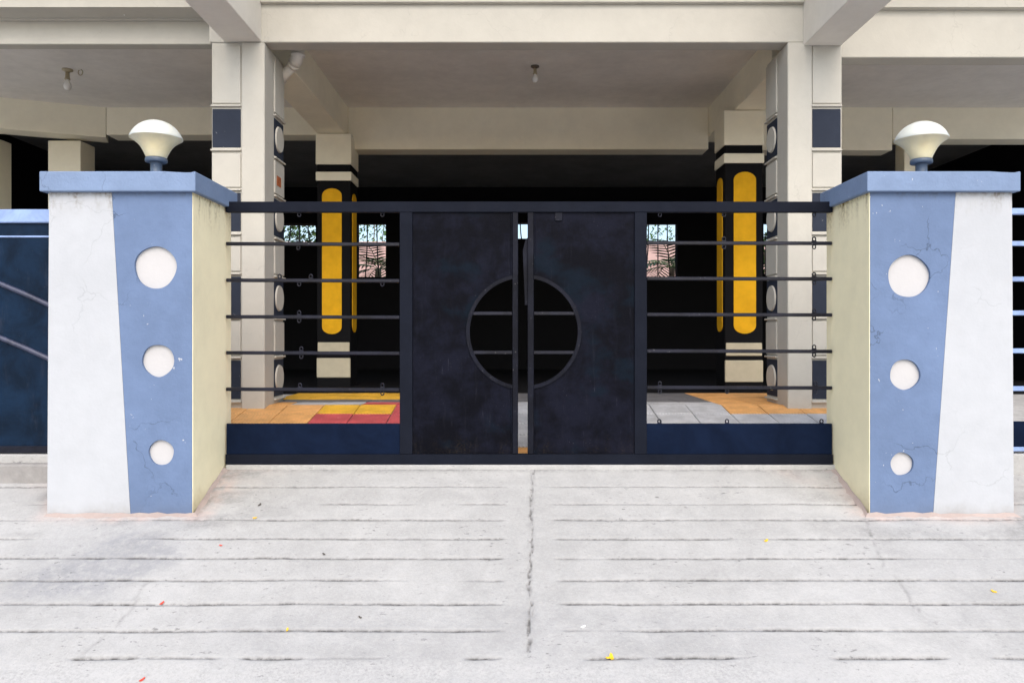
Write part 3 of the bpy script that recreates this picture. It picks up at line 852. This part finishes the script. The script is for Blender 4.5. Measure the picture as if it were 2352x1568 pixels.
pair(685, 727); pair(690, 810); pair(687, 894, True, False); pair(877, 894)
for py in RBAR[:4]: pair(1873, py)
pair(1665, 557); pair(1876, 890); pair(1517, 890); pair(1672, 890, False)
# the two middle leaves with the round opening
CX, CZ, RO = gx(1203), gz(762), 128 / FPX * G
def leaf(sgn, xo, xi, stile):
    """xo outer edge, xi edge at the gap"""
    zt, zb = gz(487) - 0.002, gz(1043) + 0.003
    h = math.sqrt(RO ** 2 - (xi - CX) ** 2)
    a0 = math.atan2(h, xi - CX)
    arc = []
    n = 28
    if sgn < 0: an = [a0 + (2 * math.pi - 2 * a0) * i / n for i in range(n + 1)]
    else: an = [a0 - 2 * a0 * i / n for i in range(n + 1)]
    arc = [(CX + RO * math.cos(t), CZ + RO * math.sin(t)) for t in an]
    outer = [(xo, zt), (xi, zt)] + arc + [(xi, zb), (xo, zb)]
    lf = obj("door_leaf", plate(outer, [], G + 0.016, G + 0.021), M['leaf'], gate, (xo, G, zb))
    obj("stile", B(min(xi, stile), max(xi, stile), G + 0.0, G + 0.036, zb, zt, bev=0.003), M['ring'], lf)
    # rolled ring round the opening
    hs = math.sqrt(RO ** 2 - (stile - CX) ** 2); a1 = math.atan2(hs, stile - CX)
    if sgn < 0: an = [a1 + (2 * math.pi - 2 * a1) * i / 36 for i in range(37)]
    else: an = [a1 - 2 * a1 * i / 36 for i in range(37)]
    rg = bmesh.new(); prev = None
    for t in an:
        q = []
        for rr, yy in ((RO - 0.010, G + 0.004), (RO + 0.013, G + 0.004), (RO + 0.013, G + 0.033), (RO - 0.010, G + 0.033)):
            q.append(rg.verts.new((CX + rr * math.cos(t), yy, CZ + rr * math.sin(t))))
        if prev:
            for k in range(4): rg.faces.new((prev[k], prev[(k + 1) % 4], q[(k + 1) % 4], q[k]))
        prev = q
    bmesh.ops.recalc_face_normals(rg, faces=rg.faces[:])
    obj("ring", rg, M['ring'], lf)
    for py in (719, 809):
        dx = math.sqrt((RO - 0.008) ** 2 - (gz(py) - CZ) ** 2)
        a, b = sorted((CX + sgn * dx, stile))
        obj("crossbar", B(a, b - 0.0005, G + 0.010, G + 0.030, gz(py) - 0.012, gz(py) + 0.010, bev=0.003), M['bar'], lf)
    # weld line and second upright beside the stile above and below the opening
    s2 = stile + sgn * 0.012
    obj("stile_strip", B(min(stile + sgn * 0.001, s2), max(stile + sgn * 0.001, s2), G + 0.010, G + 0.024, CZ + hs + 0.012, zt, bev=0.002), M['leaf'], lf)
    obj("stile_strip", B(min(stile + sgn * 0.001, s2), max(stile + sgn * 0.001, s2), G + 0.010, G + 0.024, zb, CZ - hs - 0.012, bev=0.002), M['leaf'], lf)
    return lf
lfL = leaf(-1, gx(947) + 0.001, gx(1190), gx(1177))
lfR = leaf(1, gx(1458) - 0.001, gx(1212), gx(1226))
lt = bmesh.new()                                            # flat latch plate standing in the gap
prism(lt, [(gx(1212) - 0.0005, gz(545)), (gx(1212) - 0.0005, gz(700)), (gx(1206), gz(700)), (gx(1201), gz(575)), (gx(1207), gz(550))], G + 0.020, G + 0.026)
obj("latch", lt, M['ring'], lfR)
obj("hinge", B(gx(1275), gx(1292), G + 0.006, G + 0.0155, gz(507), gz(487) - 0.003, bev=0.002), M['ring'], lfR)

# ------------------------------------------------------------------ neighbouring gate and railing
SG = 5.0
sg = thing("side_gate", "deep blue sheet metal gate with pale blue top rail left of the left pillar", "gate", (-4.0, SG, Z(1040, SG)))
sx0, sx1 = -4.9, -2.712
obj("top_rail", B(sx0, sx1, SG - 0.01, SG + 0.04, Z(512, SG), Z(481, SG), bev=0.006), M['rail_blue'], sg)
obj("sheet", B(sx0, sx1, SG + 0.012, SG + 0.016, Z(1030, SG), Z(512, SG) - 0.001), M['side_gate'], sg)
obj("rib", B(sx0, sx1, SG + 0.004, SG + 0.011, Z(545, SG), Z(541, SG), bev=0.001), M['rail_blue'], sg)
for off in (0, 124):
    rb = bmesh.new()
    pts = [(X(px, SG), SG + 0.010, Z(py + off, SG)) for px, py in ((-560, 560), (-300, 572), (-140, 600), (0, 652), (60, 677), (115, 702), (180, 738), (300, 830))]
    sm = []
    for i in range(len(pts) - 1):
        for k in range(6):
            u = k / 6; sm.append(tuple(pts[i][j] + (pts[i + 1][j] - pts[i][j]) * u for j in range(3)))
    tube(rb, sm, 0.017, 8)
    obj("curved_rib", rb, M['rib_highlight'], sg)
obj("bottom_rail", B(sx0, sx1, SG - 0.002, SG + 0.035, Z(1040, SG), Z(1024, SG), bev=0.004), M['bar'], sg)
structure(obj("gate_sill", B(-9, -2.715, SG - 0.03, 5.118, 0.4, Z(1042, SG), bev=0.008), M['ramp']))
structure(obj("kerb_strip", B(-9, -2.716, SG - 0.10, SG - 0.031, 0.4, Z(1066, SG - 0.1), bev=0.012), M['old_concrete']))
structure(obj("gate_sill", B(2.93, 9, SG + 0.0, 5.118, 0.4, Z(1042, SG), bev=0.008), M['ramp']))
sr = thing("side_railing", "blue railing with horizontal bars at the right edge beyond the right pillar", "railing", (4.0, SG + 0.02, Z(1036, SG)))
obj("top_rail", B(2.93, 5.2, SG, SG + 0.04, Z(492, SG), Z(478, SG), bev=0.004), M['rail_blue'], sr)
for py in (558, 640, 718, 805, 892):
    obj("bar", B(2.93, 5.2, SG + 0.01, SG + 0.035, Z(py + 6, SG), Z(py - 5, SG), bev=0.003), M['rail_blue'], sr)
obj("lower_panel", B(2.93, 5.2, SG + 0.012, SG + 0.03, Z(1030, SG), Z(968, SG)), M['panel'], sr)
obj("bottom_rail", B(2.93, 5.2, SG + 0.002, SG + 0.036, Z(1036, SG), Z(1022, SG) - 0.012, bev=0.003), M['rail_blue'], sr)
for xx in (3.9, 5.15): obj("post", B(xx, xx + 0.04, SG + 0.041, SG + 0.075, Z(1036, SG), Z(480, SG), bev=0.003), M['rail_blue'], sr)

# ------------------------------------------------------------------ bulbs, pipe, wire
def bulb(px, py, label, k=1.0, hook=False):
    d = (SOF - 0.012 - E) * FPX / (HOR - py)
    x = X(px, d); z = SOF - 0.012
    t = thing("ceiling_bulb", label, "light bulb", (x, d, z), "bare bulbs on the parking ceiling")
    o = (x, d, z)
    obj("ceiling_rose", lathe([(0, 0), (0.045 * k, 0), (0.045 * k, -0.012), (0.02 * k, -0.026), (0, -0.026)], o, 20), M['brass'] if hook else M['bakelite'], t)
    obj("holder", lathe([(0, -0.02), (0.017 * k, -0.02), (0.019 * k, -0.075 * k), (0.024 * k, -0.08 * k), (0.022 * k, -0.09 * k), (0, -0.09 * k)], o, 18), M['brass'], t)
    obj("glass", lathe([(0.013 * k, -0.088 * k), (0.016 * k, -0.10 * k), (0.030 * k, -0.125 * k), (0.034 * k, -0.145 * k), (0.028 * k, -0.168 * k), (0.014 * k, -0.180 * k), (0, -0.183 * k)], o, 20), M['bulb'], t)
    if hook:
        h = bmesh.new()
        tube(h, [(x + 0.13 + 0.022 * math.sin(a), d, z - 0.03 + 0.028 * math.cos(a)) for a in (0.3 + 5.4 * i / 14 for i in range(15))], 0.005, 6)
        obj("hook", h, M['brass'], t)
bulb(1229, 152, "small bare bulb hanging over the middle of the gate from the grey ceiling", 0.92)
bulb(155, 160, "bare bulb and brass holder under the ceiling above the left pillar lamp", 1.15, True)

pp = thing("drain_pipe", "white drain pipe elbow under the beam beside the left column", "pipe", (X(685, 7.0), 7.0, SOF))
def pth(pts): return [(X(a, dd), dd, Z(b, dd)) for a, b, dd in pts]
b = bmesh.new(); tube(b, pth([(686, 95, 6.8), (684, 128, 6.8)]) + pth([(681, 138, 6.82), (675, 146, 6.84)]), 0.055, 16)
obj("elbow", b, M['pvc'], pp)
b = bmesh.new(); tube(b, pth([(682, 141, 6.82), (655, 170, 6.92), (640, 192, 6.97)]), 0.046, 16)
obj("branch", b, M['pvc'], pp)
b = bmesh.new(); tube(b, pth([(684.5, 124, 6.8), (684, 130, 6.8)]), 0.062, 16)
obj("socket_ring", b, M['pvc'], pp)
b = bmesh.new(); tube(b, pth([(676, 147, 6.84), (672, 152, 6.86)]), 0.054, 16)
obj("socket_ring", b, M['pvc'], pp)

b = bmesh.new()
dw = 6.56
tube(b, [(X(285, dw), dw, OVH), (X(285, dw), dw, Z(26, dw)), (X(283, dw), dw, Z(30, dw)), (X(286, dw), dw, Z(36, dw))], 0.005, 6)
tag(obj("hanging_wire", b, M['wire'], None, (X(285, dw), dw, OVH)), "short white wire hanging in front of the top left beam above the left pillar", "wire")

# ------------------------------------------------------------------ fallen petals and leaves on the concrete
def petal(px, py, size, mat, label, name="petal", cat="petal"):
    if py > 1700:
        d = (E - ROAD_Z) * FPX / (py - HOR); z = ROAD_Z + 0.006
    else:
        d = rampd(py); z = ramp_z(d) + 0.004
    x = X(px, d); rr = random.Random(px * 7 + py)
    bm = bmesh.new(); a0 = rr.uniform(0, 6.28)
    n = 10; top = []
    for i in range(n):
        a = 2 * math.pi * i / n
        r = size * (0.55 + 0.45 * abs(math.cos(a))) * rr.uniform(0.85, 1.1)
        u, v = r * math.cos(a), r * math.sin(a) * 0.62
        top.append(bm.verts.new((x + u * math.cos(a0) - v * math.sin(a0), d + u * math.sin(a0) + v * math.cos(a0), z + size * 0.25 * math.cos(a) ** 2 + (u * math.sin(a0) + v * math.cos(a0)) * 0.376)))
    c = bm.verts.new((x, d, z))
    for i in range(n): bm.faces.new((top[i], top[(i + 1) % n], c))
    r = bmesh.ops.extrude_face_region(bm, geom=bm.faces[:])
    for g in r['geom']:
        if isinstance(g, bmesh.types.BMVert): g.co.z -= 0.002
    bmesh.ops.recalc_face_normals(bm, faces=bm.faces[:])
    tag(obj(name, bm, mat, None, (x, d, z)), label, cat, "petals and bits fallen on the driveway")
petal(1405, 1510, 0.020, M['petal_y'], "largest yellow petal lying in the crack at the foot of the ramp")
petal(1397, 1511, 0.012, M['petal_y'], "small yellow petal touching the largest yellow petal on its left")
petal(1760, 1242, 0.015, M['petal_y'], "yellow petal on the ramp below the right part of the gate")
petal(2283, 1359, 0.015, M['petal_y'], "yellow petal on the ramp in front of the right pillar")
petal(585, 1190, 0.012, M['petal_y'], "yellow petal on a scored line beside the foot of the left pillar")
petal(660, 1447, 0.011, M['petal_y'], "yellow petal on the lowest scored line left of the middle joint")
petal(372, 1386, 0.014, M['petal_r'], "elongated red petal on a scored line below the left pillar")
petal(507, 1253, 0.010, M['petal_r'], "red petal on the ramp just below the corner of the left pillar")
petal(326, 1562, 0.014, M['petal_r'], "red petal on the road at the bottom edge of the picture")
petal(1339, 1440, 0.014, M['paper'], "white paper scrap on the ramp right of the middle joint", "paper_scrap", "paper scrap")
petal(596, 1160, 0.014, M['leaf_dry'], "dry dark leaf on the ramp near the left end of the gate", "dry_leaf", "leaf")
petal(827, 1418, 0.010, M['leaf_dry'], "tiny dark leaf on the lower ramp left of the middle joint", "dry_leaf", "leaf")
petal(744, 1282 - 9, 0.011, M['leaf_dry'], "dark leaf crumb on the ramp below the left bars of the gate", "dry_leaf", "leaf")

# ------------------------------------------------------------------ garden seen through the openings at the back
gw = obj("garden_wall", B(-9, 9, 17.6, 17.8, GARDEN - 0.1, E + 2.15), M['pink'], None, (0, 17.6, GARDEN))
tag(gw, "pink garden wall seen through the barred openings at the back", "wall")
def palm(x, y, h, n, L, seed, label):
    rr = random.Random(seed)
    t = thing("palm_tree", label, "palm", (x, y, GARDEN), "garden palms")
    b = bmesh.new(); tube(b, [(x + 0.03 * math.sin(k), y, GARDEN - 0.05 + (h + 0.05) * k / 6) for k in range(7)], [0.09 - 0.005 * k for k in range(7)], 8)
    obj("trunk", b, M['trunk'], t)
    for i in range(n):
        a = 2 * math.pi * i / n + rr.uniform(-0.2, 0.2); el = rr.uniform(0.2, 1.1)
        b = bmesh.new()
        p = Vector((x, y, GARDEN + h)); dr = Vector((math.cos(a) * math.cos(el), math.sin(a) * math.cos(el), math.sin(el)))
        spine = [p.copy()]
        for k in range(14):
            dr = (dr + Vector((0, 0, -0.11))).normalized(); p = p + dr * (L / 14); spine.append(p.copy())
        tube(b, spine, 0.009, 4)
        for k in range(2, 15):
            q = spine[k]; tdir = (spine[min(k + 1, 14)] - spine[k - 1]).normalized()
            sd = tdir.cross(Vector((0, 0, 1))).normalized()
            for s in (-1, 1):
                ln = L * 0.36 * math.sin(math.pi * (k + 1) / 17) + 0.05
                e = q + (sd * s * 0.85 + tdir * 0.5 + Vector((0, 0, -0.25))).normalized() * ln
                w = tdir * 0.016
                m_ = (q + e) / 2 + Vector((0, 0, 0.012))
                vs_ = [b.verts.new(v) for v in (q - w, m_ - w * 1.3, e, m_ + w * 1.3, q + w)]
                b.faces.new(vs_)
        obj("frond", b, M['frond'], t)
palm(X(870, 15.6), 15.6, 1.9, 11, 1.1, 1, "palm behind the barred opening right of the left yellow column")
palm(X(1545, 15.8), 15.8, 1.95, 11, 1.1, 2, "palm behind the barred opening left of the right yellow column")
def shrub(x, y, h, w, seed, label):
    rr = random.Random(seed)
    t = thing("shrub", label, "shrub", (x, y, GARDEN), "garden shrubs")
    b = bmesh.new()
    for i in range(5):
        a = 1.26 * i; tube(b, [(x, y, GARDEN - 0.03), (x + 0.2 * w * math.cos(a), y + 0.2 * w * math.sin(a), GARDEN + h * 0.5), (x + 0.35 * w * math.cos(a), y + 0.35 * w * math.sin(a), GARDEN + h * 0.85)], [0.025, 0.018, 0.008], 5)
    obj("stem", b, M['trunk'], t)
    b = bmesh.new()
    for i in range(2600):
        a = rr.uniform(0, 6.28); u = rr.uniform(-1, 1); r = rr.uniform(0.45, 1.0) ** 0.6
        c = Vector((x + w * 0.5 * r * math.cos(a) * math.sqrt(1 - u * u), y + w * 0.4 * r * math.sin(a) * math.sqrt(1 - u * u), GARDEN + h * 0.58 + h * 0.45 * u * r))
        n = Vector((rr.uniform(-1, 1), rr.uniform(-1, 1), rr.uniform(-0.3, 1))).normalized()
        e1 = n.orthogonal().normalized(); e2 = n.cross(e1); s = rr.uniform(0.03, 0.06)
        b.faces.new([b.verts.new(c + v) for v in (e1 * s, e2 * s * 0.45, -e1 * s, -e2 * s * 0.45)])
    lv = obj("leaves", b, M['leafg'], t); lv["kind"] = "stuff"
shrub(X(690, 15.4), 15.4, 2.9, 1.3, 5, "leafy green shrub behind the opening beside the left column")
shrub(X(850, 18.6), 18.6, 4.2, 2.2, 8, "tall green shrub rising above the pink wall right of the left yellow column")
shrub(X(1525, 18.6), 18.6, 4.2, 2.2, 9, "tall green shrub rising above the pink wall left of the right yellow column")
shrub(X(1775, 15.4), 15.4, 2.6, 0.8, 6, "leafy green shrub seen between the right yellow column and the right front column")
